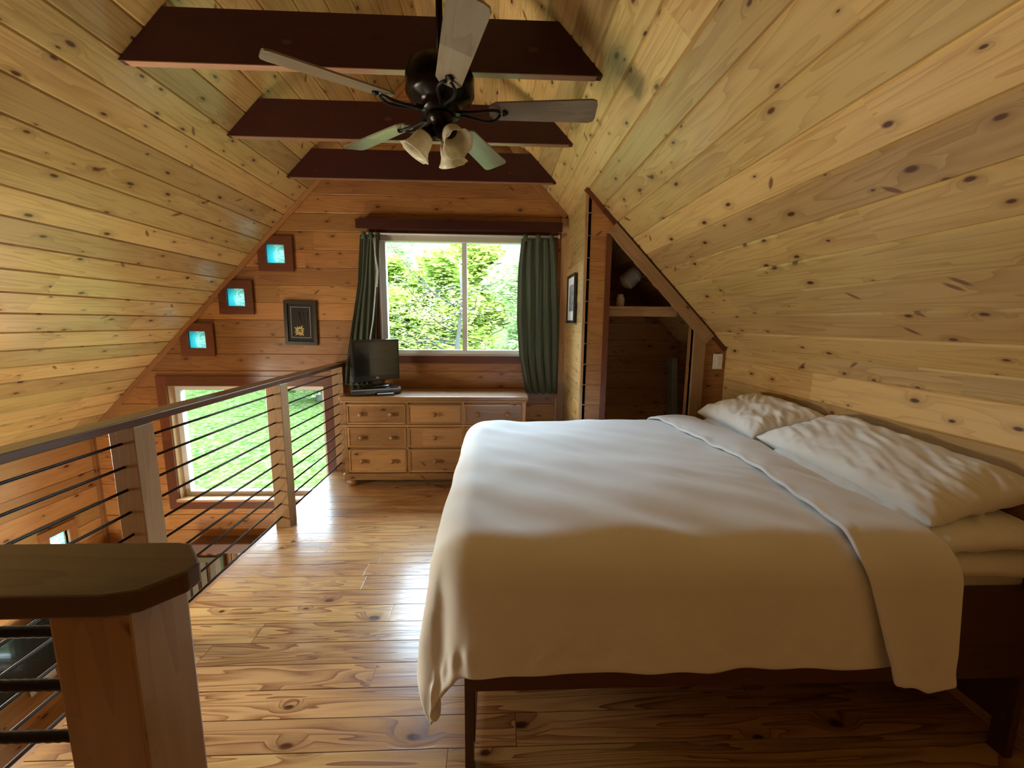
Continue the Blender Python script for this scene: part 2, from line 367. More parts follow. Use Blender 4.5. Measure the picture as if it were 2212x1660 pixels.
# roof slopes (boards run along y)
dL = Vector((-1/nl, 0, -SL/nl)); dR = Vector((1/nl, 0, -SL/nl))
offL = ((RX-(-2.728))*nl) % .156; offR = ((1.533-RX)*nl) % .156
panel('ceiling', (RX, 0, RZ), (0, 1, 0), dL, (SL/nl, 0, -1/nl), YF, D, 0, (RX-LX)*nl, PINE) if False else None
def slope(name, d, n, length, off, y1=D+.2):
    O = Vector((RX, 0, RZ)) + d*(off-.156)
    return panel(name, O, (0, 1, 0), d, n, YF, y1, .156-off, length+.156-off, PINE, depth=.007, gw=.008)
slope('ceiling', dL, (SL/nl, 0, -1/nl), (RX-LX)*nl, offL)
slope('ceiling.001', dR, (-SL/nl, 0, -1/nl), (KX-RX)*nl, offR)
for i, (d, L) in enumerate(((dL, 4.9), (dR, 3.7))):
    m = MB(); n_ = Vector((-d.z, 0, d.x)) if d.x > 0 else Vector((d.z, 0, -d.x))
    n_ = n_ if n_.z > 0 else -n_
    c = Vector((RX, (YF+D)/2+.05, RZ))+d*(L/2-.02)+n_*.10
    rt = Matrix((d, Vector((0, 1, 0)), d.cross(Vector((0, 1, 0))))).transposed()
    m.box(c, (L, D-YF+.55, .10), rot=rt); m.build('roof' if i == 0 else 'roof.001', REDT, kind='structure')
# back wall with its windows
W1 = (-1.06, .50, 1.08, 2.17); W2 = (-3.03, -1.60, -.32, .80); W3 = (-2.60, -1.30, -2.1, -.83)
GB = [(-2.040, -1.870, 1.900, 2.068), (-2.412, -2.246, 1.518, 1.682), (-2.785, -2.622, 1.138, 1.300)]
cuts, kill = rects([W1, W2, W3]+GB)
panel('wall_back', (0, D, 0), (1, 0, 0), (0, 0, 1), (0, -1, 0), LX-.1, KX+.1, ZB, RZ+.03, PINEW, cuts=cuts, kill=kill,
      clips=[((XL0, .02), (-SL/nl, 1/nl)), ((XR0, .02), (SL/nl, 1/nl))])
# right knee wall (upper) and its continuation downstairs
panel('wall_right', (KX, 0, KZ-.235), (0, 1, 0), (0, 0, 1), (-1, 0, 0), YF, D, ZB-KZ+.235, .235, PINE)
# lower left wall with one glass block window
GBL = (3.40, 3.56, -.60, -.43)
cuts, kill = rects([GBL])
panel('wall_left', (LX, 0, 0), (0, 1, 0), (0, 0, 1), (1, 0, 0), YF, D, ZB, LZ, PINEL, cuts=cuts, kill=kill)
# front wall behind the camera
panel('wall_front', (0, YF, 0), (1, 0, 0), (0, 0, 1), (0, 1, 0), LX-.1, KX+.1, ZB, RZ+.03, PINEW, clips=[((XL0, .02), (-SL/nl, 1/nl)), ((XR0, .02), (SL/nl, 1/nl))])
# loft floor, lower floor
FX = -1.50
panel('floor', (0, 1.428, 0), (1, 0, 0), (0, 1, 0), (0, 0, 1), FX, KX, YF-1.428, D-1.428, FLOORW, pitch=.12, depth=.0015, gw=.0015, thick=.2)
panel('floor.001', (0, 0, ZB), (1, 0, 0), (0, 1, 0), (0, 0, 1), LX, KX, YF, D, FLOORW, pitch=.12, depth=.001, gw=.0015)
m = MB(); m.span((FX-.022, YF, -.26), (FX, D, -.001)); m.build('trim_1', TRIM, kind='structure')
# sloped trims where the roof meets the back wall
def strip(name, a, b, wdt, th, mat, y, side, kind='structure', parent=None):
    a, b = Vector((a[0], 0, a[1])), Vector((b[0], 0, b[1])); d = (b-a); L = d.length; d.normalize(); n = Vector((-d.z, 0, d.x))*side
    m = MB(); T = Matrix((d, Vector((0, 1, 0)), d.cross(Vector((0, 1, 0))))).transposed()
    c = (a+b)/2+n*wdt/2; m.box((c.x, y-th/2, c.z), (L, th, wdt), rot=T, grain=0)
    return m.build(name, mat, parent, kind=kind)
strip('trim_2', (LX, LZ-.004), (RX, RZ-.004), .038, .02, TRIM, D-.001, -1)
strip('trim_3', (RX, RZ-.004), (.645, SL*(XR0-.645)-.004), .05, .02, TRIM, D-.001, -1)
# left corner and right corner trims, wainscot frame under the right curtain
for i, (a, b, mt) in enumerate([((.590, D-.022, 0), (.645, D, 2.33), TRIML), ((.300, D-.02, .955), (.590, D, .985), TRIM),
                      ((.560, D-.02, 0), (.588, D, .955), TRIML), ((LX, D-.03, ZB), (LX+.03, D, LZ-.06), TRIM)]):
    m = MB(); m.span(a, b); m.build('trim_%d' % (4+i), mt, kind='structure')
# partition between the bedroom and the closet
PX = .645; YC = 3.10
def topz(x): return SL*(XR0-x)
panel('wall_partition', (PX, 0, 0), (0, 1, 0), (0, 0, 1), (-1, 0, 0), YC, D, 0, topz(PX)-.002, PINE, depth=.003, gw=.004, thick=.04)
# closet front wall: boards with a sloping opening
OX0, OX1 = .835, 1.50
dz = .105
def killc(u, v): return OX0 < u < OX1 and v < topz(u)-dz*1.0
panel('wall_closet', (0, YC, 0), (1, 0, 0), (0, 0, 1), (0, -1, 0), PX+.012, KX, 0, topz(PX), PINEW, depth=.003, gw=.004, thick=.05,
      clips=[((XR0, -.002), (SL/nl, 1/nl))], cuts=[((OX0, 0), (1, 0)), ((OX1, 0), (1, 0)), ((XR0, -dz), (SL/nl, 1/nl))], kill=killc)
m = MB(); m.span((OX0-.035, YC-.015, 0), (OX0+.004, YC+.06, topz(OX0)-dz-.02)); m.build('trim_8', REDT, kind='structure')
m = MB(); m.span((OX1-.004, YC-.02, 0), (OX1+.085, YC+.005, topz(OX1+.085)-.005)); m.build('trim_9', TRIML, kind='structure')
strip('trim_10', (OX0-.03, topz(OX0-.03)-dz-.035), (OX1+.085, topz(OX1+.085)-dz-.035), .082, .024, TRIML, YC, 1)
strip('trim_11', (PX, topz(PX)-.004), (KX, KZ-.004), .03, .012, REDT, YC, -1)
m = MB(); m.span((PX-.004, YC-.010, 0), (PX+.016, YC+.030, topz(PX+.016)-.004)); m.build('trim_13', TRIML, kind='structure')
m = MB(); m.span((OX1, YC+.005, 0), (OX1+.01, YC+.10, topz(OX1)-dz)); m.build('trim_12', TRIM, kind='structure')

# ------------------------------------------------------------------ windows
def frame_box(m, x0, x1, z0, z1, y0, y1, t):
    m.span((x0, y0, z0), (x0+t, y1, z1)); m.span((x1-t, y0, z0), (x1, y1, z1))
    m.span((x0+t, y0, z0), (x1-t, y1, z0+t)); m.span((x0+t, y0, z1-t), (x1-t, y1, z1))
def window(name, x0, x1, z0, z1, wall=D, casing=REDT, cw=.065, mull=None, jamb=TRIML, vin=.045, depth=.16, sill=True, ct=.02):
    r = empty(name, (0, 0, 0), kind='structure')
    m = MB(); frame_box(m, x0, x1, z0, z1, wall-.002, wall+depth, .012); m.build('jamb', jamb, r)
    m = MB(); frame_box(m, x0-cw, x1+cw, z0-cw, z1+cw, wall-ct, wall-.001, cw+.004); m.build('casing', casing, r)
    a, b, c, d = x0+.012, x1-.012, z0+.012, z1-.012
    m = MB(); frame_box(m, a, b, c, d, wall+depth-.09, wall+depth-.03, vin)
    if mull: m.span((mull-.022, wall+depth-.085, c+vin), (mull+.022, wall+depth-.035, d-vin))
    m.build('sash_frame', WHITEV, r)
    m = MB()
    xs = [(a+vin, mull-.022), (mull+.022, b-vin)] if mull else [(a+vin, b-vin)]
    for p, q in xs: m.span((p, wall+depth-.062, c+vin), (q, wall+depth-.058, d-vin))
    m.build('pane', PANE, r)
    return r
w1 = window('window_1', *W1, mull=-.29, casing=REDT, jamb=WHITEV, depth=.12)
m = MB(); m.span((W1[0]+.012, D+.005, 2.115), (W1[1]-.012, D+.05, 2.158), bev=.004); m.build('raised_blind', CREAM, w1, label='cream raised blind under the window head')
w2 = window('window_2', *W2, casing=REDT, cw=.085)
m = MB(); m.span((W2[0], D-.045, W2[2]-.004), (W2[1], D+.10, W2[2]+.018)); m.build('window_sill', TRIML, w2)
window('window_3', *W3, casing=TRIM, cw=.04)
for i, (a, b, c, d) in enumerate(GB):
    r = empty('window_%d' % (4+i), ((a+b)/2, D, (c+d)/2), kind='structure')
    x, z = (a+b)/2, (c+d)/2
    def rel(m, n, mt): 
        for v in m.bm.verts: v.co -= Vector((x, D, z))
        return m.build(n, mt, r)
    m = MB(); frame_box(m, a, b, c, d, D-.002, D+.12, .008); rel(m, 'jamb', REDT)
    m = MB(); cw = .068
    # flat casing, its upper left corner cut by the roof slope
    outer = [(a-cw, c-cw), (b+cw, c-cw), (b+cw, d+cw)]
    lim = lambda xx: SL*(xx-XL0)-.056
    outer2 = [(a-cw, c-cw), (b+cw, c-cw), (b+cw, min(d+cw, lim(b+cw)))]
    xc = (d+cw+.056)/SL+XL0
    if xc < b+cw: outer2.append((max(xc, a-cw), d+cw))
    if lim(a-cw) < d+cw: outer2.append((a-cw, lim(a-cw)))
    bm = m.bm
    o_ = [bm.verts.new((p[0], D-.018, p[1])) for p in outer2]; 
    hole = [(a+.004, c+.004), (b-.004, c+.004), (b-.004, d-.004), (a+.004, d-.004)]
    h_ = [bm.verts.new((p[0], D-.018, p[1])) for p in hole]
    es = [bm.edges.new((o_[k], o_[(k+1) % len(o_)])) for k in range(len(o_))]+[bm.edges.new((h_[k], h_[(k+1) % 4])) for k in range(4)]
    bmesh.ops.triangle_fill(bm, edges=es, use_beauty=True)
    for f in bm.faces:
        for l in f.loops: l[m.uv].uv = (l.vert.co.x+i*3, l.vert.co.z+1)
    mod(rel(m, 'casing', REDT), 'SOLIDIFY', thickness=.016, offset=0)
    m = MB(); m.span((a+.004, D-.006, c+.004), (b-.004, D+.07, d-.004), bev=.004); rel(m, 'glass_block', BLOCK)
r = empty('window_7', (LX, 3.48, -.515), rz=0, kind='structure')
m = MB(); m.span((-.01, -.078, -.083), (.06, .078, .083)); m.build('glass_block', BLOCK, r).location = (-.09, 0, 0)
m = MB()
for a, b in [((-.09, -.15, .085), (.02, .15, .15)), ((-.09, -.15, -.155), (.02, .15, -.085)), ((-.09, -.15, -.085), (.02, -.08, .085)), ((-.09, .08, -.085), (.02, .15, .085))]: m.span(a, b)
m.build('casing', TRIM, r)

# valance board, rod, curtains
m = MB(); m.span((-1.215, 3.79, 2.195), (.585, 3.80, 2.275)); m.span((-1.215, 3.80, 2.255), (.585, D-.022, 2.275))
m.build('window_valance', BEAM, label='dark stained wooden valance board above the upper window', cat='valance')
rod = empty('curtain_rod', (0, 3.85, 2.165), label='thin white curtain rod running under the dark wooden valance', cat='curtain rod')
m = MB(); m.tube([(-1.19, 0, 0), (.57, 0, 0)], .008); m.build('rod', WHITEV, rod)
for x in (-1.15, .565): m = MB(); m.span((x-.008, -.005, -.012), (x+.008, .03, .012)); m.build('bracket', WHITEV, rod)
def curtain(name, rows, y, folds, amp, seed, **kw):
    """rows: (z, xleft, xright) top to bottom"""
    rnd = random.Random(seed); NX = 120; P = []
    ph = [rnd.uniform(0, 6.28) for _ in range(3)]
    zs = []
    for a, b in zip(rows, rows[1:]):
        for k in range(14):
            t = k/14; zs.append(tuple(a[i]+(b[i]-a[i])*t for i in range(3)))
    zs.append(rows[-1])
    H = rows[0][0]-rows[-1][0]
    for (z, xl, xr) in zs:
        s = (rows[0][0]-z)/H; row = []
        for j in range(NX+1):
            t = j/NX; a_ = amp*(.55+.45*s)
            yy = y + a_*math.sin(t*folds*2*math.pi+ph[0]+.5*math.sin(s*3+t*5)) + a_*.4*math.sin(t*folds*4.3*math.pi+ph[1]+s*2)
            xx = xl+(xr-xl)*t+.006*math.sin(s*6+t*9+ph[2])
            row.append(Vector((xx, yy, z+.006*math.sin(t*folds*2*math.pi)*s)))
        P.append(row)
    r = empty(name, (0, 0, 0), **kw)
    m = MB(); m.grid(P); o = m.build('panel', GREENC, r); mod(o, 'SOLIDIFY', thickness=.003)
    n = 3
    for k in range(n):
        x = rows[0][1]+(rows[0][2]-rows[0][1])*(.12+.76*k/(n-1)); z0 = rows[0][0]
        m = MB(); pts = []
        for q in range(13):
            an = math.pi*q/12; pts.append((x, 3.85-.0145*math.cos(an)*1.0, 2.165+.0145*math.sin(an)))
        pts = [(x, 3.85-.02, z0-.03)]+pts+[(x, 3.85+.02, z0-.03)]
        P2 = [[Vector((p[0]-.02, p[1], p[2])), Vector((p[0]+.02, p[1], p[2]))] for p in pts]
        m.grid(P2); mod(m.build('tab', GREENC, r), 'SOLIDIFY', thickness=.002)
    return r
curtain('curtain', [(2.145, .225, .535), (1.9, .205, .56), (1.4, .20, .583), (1.1, .215, .59), (.735, .285, .592)], 3.855, 5, .018, 3,
        label='green curtain hanging straight on the right of the upper window', cat='curtain')
curtain('curtain', [(2.145, -1.185, -1.03), (1.75, -1.23, -1.05), (1.38, -1.30, -1.07), (1.0, -1.365, -1.09), (.815, -1.385, -1.13)], 3.84, 5, .016, 5,
        label='dark green curtain bunched on the left behind the small television', cat='curtain')
m = MB(); m.tube([(-1.055, 3.80, 2.12), (-1.06, 3.80, 1.98), (-1.05, 3.80, 1.84), (-1.075, 3.80, 1.6), (-1.10, 3.80, 1.40), (-1.14, 3.80, 1.2)], .005, 8)
m.tube([(-1.07, 3.80, 2.12), (-1.055, 3.80, 1.95), (-1.04, 3.80, 1.84), (-1.055, 3.80, 1.7)], .004, 8)
m.build('blind_cord', CORDM, label='white blind cord dangling in front of the left green curtain', cat='cord')

# ------------------------------------------------------------------ ceiling joists
for i, y in enumerate((2.063, 2.803, 3.536, 1.323, .583)):
    zb, zt = 2.52, 2.735; T = Matrix((Vector((1, 0, 0)), Vector((0, 0, 1)), Vector((0, -1, 0)))).transposed().to_4x4()
    l0, l1 = zb/SL+XL0, zt/SL+XL0; q0, q1 = XR0-zb/SL, XR0-zt/SL
    T.translation = Vector((0, y+.042, 0))
    m = MB(); m.prism([(l0+.004, zb), (q0-.004, zb), (q1-.004, zt), (l1+.004, zt)], 0, .042, T=T, grain=0)
    lab = ['dark red-brown ceiling tie beam nearest the camera, right behind the fan', 'dark red-brown ceiling tie beam, the middle one of three', 'dark red-brown ceiling tie beam closest to the end wall window',
           'dark ceiling tie beam overhead just above the picture edge', 'dark ceiling tie beam overhead above the camera'][i]
    bo = m.build('ceiling_beam', BEAM, label=lab, cat='beam', group='dark tie beams across the attic ceiling')
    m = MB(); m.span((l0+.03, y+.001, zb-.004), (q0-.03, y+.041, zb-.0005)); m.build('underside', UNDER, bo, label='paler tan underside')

# ------------------------------------------------------------------ railing
rail = empty('loft_railing', (-1.45, 2.2, 0), label='wooden loft railing with black horizontal rods along the stairwell edge', cat='railing')
O = Vector(rail.location)
def rb(m, n, mt, parent=rail, **kw):
    for v in m.bm.verts: v.co -= O
    return m.build(n, mt, parent, **kw)
m = MB(); m.span((-1.497, -.6, .985), (-1.405, D-.002, 1.016), bev=.004); rb(m, 'top_rail', BEAML, label='glossy dark brown top rail')
for y in (.51, 1.61, 2.71, D-.095):
    m = MB(); m.span((-1.492, y, .0 if y > 0 else 0), (-1.395, y+.094, .985), bev=.003); rb(m, 'post', TRIML)
zs = [.078+.0935*k for k in range(10)]
def rodpts(y0, y1, z): return [(-1.448, y0, z), (-1.448, y1, z)]
for (y0, y1) in ((-.6, .51), (.604, 1.61), (1.704, 2.71), (2.804, D-.095)):
    for z in zs:
        m = MB(); m.tube(rodpts(y0-.02 if y0 > 0 else y0, y1+.02, z), .0058, 8); rb(m, 'rod', RODM)
m = MB(); m.span((-1.458, 1.165, .60), (-1.44, 1.18, zs[8]+.01)); rb(m, 'spacer_bar', RODM)
# near rail across the stair head, with the wide chamfered cap
nr = empty('stair_railing', (-.575, .60, 0), label='short near railing with wide dark cap, thick newel post and black rods', cat='railing')
O = Vector(nr.location)
T = Matrix(); 
cap = [(-1.405, .545), (-.545, .545), (-.505, .556), (-.470, .600), (-.468, .628), (-.520, .684), (-.545, .690), (-1.405, .690)]
m = MB(); m.prism(cap, .985, 1.020); o = rb(m, 'cap_rail', CAPW, nr); mod(o, 'BEVEL', width=.004, segments=2)
m = MB(); m.span((-.628, .552, 0), (-.518, .662, .985), bev=.004); rb(m, 'newel_post', TRIML, nr)
for z in zs:
    m = MB(); P = []; 
    pts = []; rr = []
    for k in range(100):
        x = -1.40+k*(.78/99); pts.append((x, .606, z)); rr.append(.0082+.0009*(k % 2))
    m.tube(pts, rr, 8); rb(m, 'rod', RODM, nr)

# ------------------------------------------------------------------ ceiling fan
FC = Vector((-.24, 1.94, 2.29))
fan = empty('ceiling_fan', FC, label='dark bronze ceiling fan with five wooden blades and frosted glass shades', cat='ceiling fan')
ceilz = topz(FC.x)-FC.z
m = MB(); m.tube([(0, 0, .15), (0, 0, ceilz-.02)], .014, 12); m.build('downrod', BRONZE, fan)
m = MB(); m.lathe([(.0, ceilz+.02), (.075, ceilz+.02), (.07, ceilz-.07), (.03, ceilz-.12), (.0, ceilz-.12)], 24); m.build('canopy', BRONZE, fan)
m = MB(); m.lathe([(0, .205), (.05, .205), (.075, .195), (.13, .17), (.145, .13), (.145, .07), (.13, .045), (.10, .03), (.085, .01), (.085, -.01), (0, -.015)], 40); m.build('motor_housing', BRONZE, fan)
m = MB()
for k in range(24):
    a = 2*math.pi*k/24; m.box((.138*math.cos(a), .138*math.sin(a), .10), (.012, .02, .04), rot=Matrix.Rotation(a, 3, 'Z'))
m.build('vent_ring', BLACKM, fan)
m = MB(); m.lathe([(0, -.01), (.06, -.01), (.062, -.025), (.05, -.045), (.032, -.06), (.042, -.072), (.045, -.085), (.025, -.105), (0, -.11)], 28); m.build('light_kit_hub', BRONZE, fan)
m = MB(); m.tube([(.01, -.03, -.09), (.01, -.03, -.15)], .0025, 6); m.lathe([(0, -.165), (.008, -.16), (.008, -.148), (0, -.145)], 10, T=Matrix.Translation((.01, -.03, 0))); m.build('pull_chain', GREYP, fan)
for k in range(5):
    a = R(-3.44-72*k); Z = Matrix.Rotation(a, 4, 'Z'); tilt = Matrix.Rotation(R(-13), 4, 'X')
    poly = []
    L0, L1, w0, w1_ = .21, .665, .050, .066
    poly = [(L0, -w0*.6), (L0+.03, -w0), (L1-.025, -w1_), (L1-.006, -w1_+.008), (L1, -w1_+.028), (L1, w1_-.028), (L1-.006, w1_-.008), (L1-.025, w1_), (L0+.03, w0), (L0, w0*.6)]
    m = MB(); m.prism(poly, .0, .007, T=Z @ tilt, grain=0); b = m.build('blade', BLADE, fan)
    # scrolled open bracket under the blade
    m = MB(); T = Z @ tilt
    def lp(sg):
        pts = []
        for q in range(13):
            t = q/12; x = .085+.17*t+.055*math.sin(math.pi*t)*.5; y = sg*(.008+.036*math.sin(math.pi*min(1, t*1.02))**.8*(t**.6))
            pts.append(T @ Vector((x, y, -.008-.012*math.sin(math.pi*t))))
        return pts
    m.tube(lp(1), .0062, 8); m.tube(lp(-1), .0062, 8)
    m.tube([T @ Vector((.27, -.012, -.006)), T @ Vector((.285, 0, -.006)), T @ Vector((.27, .012, -.006))], .007, 8)
    m.box(Z @ Vector((.09, 0, -.006)), (.05, .028, .010), rot=Z.to_3x3())
    m.build('blade_bracket', BLACKM, fan)
for k, (a, tl) in enumerate([(188, 34), (312, 40), (68, 34)]):
    a = R(a); tl = R(tl)
    d = Vector((math.cos(a)*math.sin(tl), math.sin(a)*math.sin(tl), -math.cos(tl)))
    base = Vector((math.cos(a)*.045, math.sin(a)*.045, -.070))
    q = Vector((0, 0, 1)).rotation_difference(d).to_matrix().to_4x4(); q.translation = base
    s_ = bpy.data.objects.new('light_arm', None)
    m = MB(); m.lathe([(0, -.025), (.012, -.02), (.014, .0), (.028, .015), (.030, .04), (.0, .045)], 20, T=q); arm = m.build('light_arm', BRONZE, fan)
    m = MB(); m.lathe([(.022, .028), (.030, .034), (.038, .048), (.042, .068), (.045, .088), (.052, .106), (.064, .124)], 40, T=q, waves=8, wamp=.35)
    sh = m.build('glass_shade', FROST, fan); mod(sh, 'SOLIDIFY', thickness=.003)

# ------------------------------------------------------------------ dresser
DR = Vector((-.51, 3.62, 0)); dr = empty('dresser', DR, label='wide knotty pine dresser with nine drawers under the upper window', cat='dresser')
hx, fy, bz, tz = .765, -.185, .09, .752   # half width, front y, body bottom / top
m = MB(); m.span((-hx, fy+.012, bz), (hx, .20, tz)); m.build('body', DRESS, dr)
m = MB(); m.span((-hx-.02, fy-.02, tz), (hx+.02, .225, tz+.030), bev=.006); m.build('top', DRESS, dr)
m = MB(); m.span((-hx-.012, fy-.010, tz-.022), (hx+.012, .21, tz-.0005), bev=.008); m.build('top_moulding', DRESS, dr)
m = MB(); m.span((-hx-.018, fy-.018, bz-.035), (hx+.018, .215, bz+.025), bev=.012); m.build('base_moulding', DRESS, dr)
for x in (-hx+.05, hx-.05):
    for y in (fy+.04, .16):
        m = MB(); m.lathe([(0, 0), (.030, 0), (.048, .012), (.052, .03), (.040, .048), (.034, .056), (0, .056)], 20, T=Matrix.Translation((x, y, 0))); m.build('foot', DRESS, dr)
xs = [(-hx+.035, -.245), (-.225, .225), (.245, hx-.035)]; zr = [(.545, .715), (.345, .515), (.125, .325)]
for x, hw_ in ((-hx+.015, .015), (hx-.015, .015), (-.235, .010), (.235, .010)):
    m = MB(); m.span((x-hw_, fy-.002, bz+.025), (x+hw_, fy+.013, tz-.022)); m.build('front_stile', DRESS, dr)
m = MB(); m.span((-hx-.004, fy-.010, .522), (hx+.004, fy+.010, .540), bev=.004); m.build('mid_moulding', DRESS, dr)
for (z0, z1) in zr:
    for ci, (x0, x1) in enumerate(xs):
        m = MB(); m.span((x0, fy-.003, z0), (x1, fy+.012, z1), bev=.003)
        # raised lip round the drawer front
        t = .014
        frame_box(m, x0, x1, z0, z1, fy-.008, fy-.0025, t)
        dw = m.build('drawer', DRESS, dr)
        kx = [x0+(x1-x0)*.24, x0+(x1-x0)*.76] if ci != 1 else [(x0+x1)/2]
        for x in kx:
            m = MB(); T = Matrix.Translation((x, fy-.003, (z0+z1)/2)) @ Matrix.Rotation(R(90), 4, 'X')
            m.lathe([(0, 0), (.012, 0), (.008, .008), (.010, .014), (.019, .020), (.020, .028), (.013, .034), (0, .036)], 18, T=T); m.build('knob', DRESS, dw)

# ------------------------------------------------------------------ television set on the dresser
TZ = tz+.030
tv = empty('television', (-1.030, 3.60, TZ+.062), rz=R(46), label='small black flat television standing on a player at the dresser left', cat='television')
hw, hh, zc = .222, .168, .235
m = MB(); m.span((-hw, -.015, zc-hh-.02), (hw, .022, zc+hh), bev=.006); m.span((-.15, .02, zc-.11), (.15, .05, zc+.10), bev=.01); m.build('cabinet', BLACKP, tv)
m = MB(); m.span((-hw+.02, -.018, zc-hh+.030), (hw-.02, -.014, zc+hh-.022)); m.build('screen', SCREEN, tv)
m = MB(); m.span((-.012, -.019, zc-hh+.002), (.012, -.0145, zc-hh+.014)); m.build('badge', GREYP, tv, label='small silver badge')
m = MB(); m.span((-.04, -.005, .012), (.04, .015, zc-hh)); m.build('neck', BLACKP, tv)
m = MB(); m.lathe([(0, 0), (.115, 0), (.115, .008), (.09, .014), (0, .016)], 36, T=Matrix.Diagonal((1.15, .8, 1, 1))); m.build('base', BLACKP, tv)
pl = empty('disc_player', (-1.045, 3.60, TZ), rz=R(22), label='black disc player box lying under the small television', cat='player')
m = MB(); m.span((-.20, -.12, .004), (.20, .12, .060), bev=.004); m.build('case', BLACKP, pl)
m = MB(); m.span((-.20, -.1215, .045), (.20, -.1195, .050)); m.build('front_trim', GREYP, pl)
m = MB(); m.span((-.09, -.122, .020), (.09, -.1195, .036)); m.build('disc_tray', SCREEN, pl)
rc = empty('remote_control', (-.925, 3.475, TZ), rz=R(18), label='silver topped black remote control in front of the disc player', cat='remote control')
m = MB(); m.span((-.075, -.022, 0), (.075, .022, .014), bev=.005); m.build('shell', BLACKP, rc)
m = MB(); m.span((-.066, -.019, .0135), (.066, .019, .020), bev=.003); m.build('top_plate', GREYP, rc)

# ------------------------------------------------------------------ pictures
def picture(name, loc, rz, w_, h_, fr, mt, border, inner, artw, **kw):
    r = empty(name, loc, rz, **kw)
    m = MB(); frame_box(m, -w_/2, w_/2, -h_/2, h_/2, -.018, 0, fr); m.build('frame', mt, r)
    m = MB(); m.span((-w_/2+fr*.8, -.008, -h_/2+fr*.8), (w_/2-fr*.8, -.002, h_/2-fr*.8)); m.build('mat_board', border, r)
    return r
p1 = picture('framed_picture', (-1.775, D-.004, 1.378), R(0), .29, .40, .030, FRAMEB, MATB, None, None,
             label='black framed picture of a cream daisy hanging left of the window', cat='picture')
p1.rotation_euler = (0, R(1.0), 0)
m = MB(); frame_box(m, -.088, .088, -.135, .145, -.0105, -.0082, .006); m.build('fillet', FILLET, p1)
m = MB()
cxp, czp = -.012, -.072
for k in range(13):
    a = 2*math.pi*k/13+.1; L = .052+.008*((k*7) % 3-1); w_ = .009
    d = Vector((math.cos(a), 0, math.sin(a))); n = Vector((-math.sin(a), 0, math.cos(a))); c = Vector((cxp, -.0115, czp))
    P = [c+d*.012, c+d*(L*.55)+n*w_, c+d*L, c+d*(L*.55)-n*w_]
    m.bm.faces.new([m.bm.verts.new(p) for p in P])
mod(m.build('daisy_petals', PETAL, p1), 'SOLIDIFY', thickness=.001)
m = MB(); m.lathe([(0, 0), (.017, 0), (.014, .003), (0, .004)], 20, T=Matrix.Translation((cxp, -.0115, czp)) @ Matrix.Rotation(R(90), 4, 'X')); m.build('daisy_centre', PETALC, p1)
m = MB()
rnd = random.Random(4)
for k in range(7):
    x0 = rnd.uniform(-.01, .05); m.tube([(x0, -.010, -.03), (x0+rnd.uniform(-.02, .02), -.010, .03), (x0+rnd.uniform(-.03, .03), -.010, .10)], .0014, 5)
m.build('dried_stems', STEMM, p1)
p2 = picture('framed_picture', (PX-.009, 3.50, 1.597), R(-90), .34, .395, .022, FRAMEB, PAPER, None, None,
             label='black framed print with white mat on the narrow closet side wall', cat='picture')
m = MB(); m.span((-.085, -.0095, -.10), (.085, -.0078, .115)); m.build('print', PRINTG, p2)

# light switch plate beside the closet
sw = empty('switch_plate', (1.695, YC-.004, 1.12), label='white electrical plate on the wall right of the closet opening', cat='switch plate')
m = MB(); m.span((-.036, -.006, -.058), (.036, 0, .058), bev=.003); m.build('plate', WHITEP, sw)
for z in (-.022, .022): m = MB(); m.span((-.014, -.009, z-.014), (.014, -.0058, z+.014), bev=.002); m.build('socket', WHITEP, sw)

# ------------------------------------------------------------------ closet contents
sh = empty('closet_shelf', (1.05, 3.5, 1.53), label='wooden shelf with a front ledger board inside the open closet', cat='shelf')
m = MB(); m.span((.685-1.05, -.32, -.022), (1.43-1.05, .398, 0)); m.build('board', TRIML, sh)
m = MB(); m.span((.685-1.05, -.300, -.075), (1.40-1.05, -.280, -.0225)); m.build('ledger', TRIML, sh)
m = MB(); m.lathe([(0, 0), (.028, 0), (.032, .02), (.032, .07), (.022, .085), (.024, .10), (0, .102)], 24, T=Matrix.Translation((1.00, 3.36, 1.531)))
m.build('small_jar', WHITEP, label='small pale jar standing at the left end of the closet shelf', cat='jar')
cl = empty('closet_lamp', (1.16, 3.48, topz(1.16)-.012), label='small white ribbed lamp fixed under the closet slope above the shelf', cat='lamp')
cl.rotation_euler = (0, R(-135+0), 0)
T = Matrix()
m = MB(); m.lathe([(0, 0), (.06, 0), (.06, .02), (0, .02)], 28); m.build('base', WHITEP, cl)
m = MB(); prof = [(.045, .02)]
for k in range(5): prof += [(.075, .03+.022*k), (.062, .042+.022*k)]
prof += [(.03, .15), (0, .155)]
m.lathe(prof, 28); m.build('ribbed_shade', WHITEP, cl)
m = MB(); m.box((1.60, 3.62, .56), (.05, .12, 1.10), rot=Matrix.Rotation(R(-4), 3, 'Y'))
m.build('leaning_board', GREYD, label='narrow grey board leaning upright at the right inside the closet', cat='board')

# ------------------------------------------------------------------ bed
BX0, BX1, BY0, BY1 = -.09, 1.72, 1.10, 2.66
bed = empty('bed', (.8, 1.9, 0), label='dark red-brown wooden bed frame carrying the mattress', cat='bed')
O = Vector(bed.location)
for x in (BX0, BX1-.05):
    for y in (BY0, BY1-.05): m = MB(); m.span((x, y, 0), (x+.026, y+.05, .30)); rb(m, 'leg', BEDW, bed)
for y in (BY0, BY1-.03): m = MB(); m.span((BX0, y, .300), (BX1, y+.03, .60)); rb(m, 'side_rail', BEDW, bed)
for x in (BX0, BX1-.03): m = MB(); m.span((x, BY0+.03, .09), (x+.03, BY1-.03, .43)); rb(m, 'end_rail', BEDW, bed)  # end rails deepened to keep light off the floor under the bed
m = MB(); m.span((BX0+.03, BY0+.03, .40), (BX1-.03, BY1-.03, .42)); rb(m, 'slat_deck', BEDW, bed)
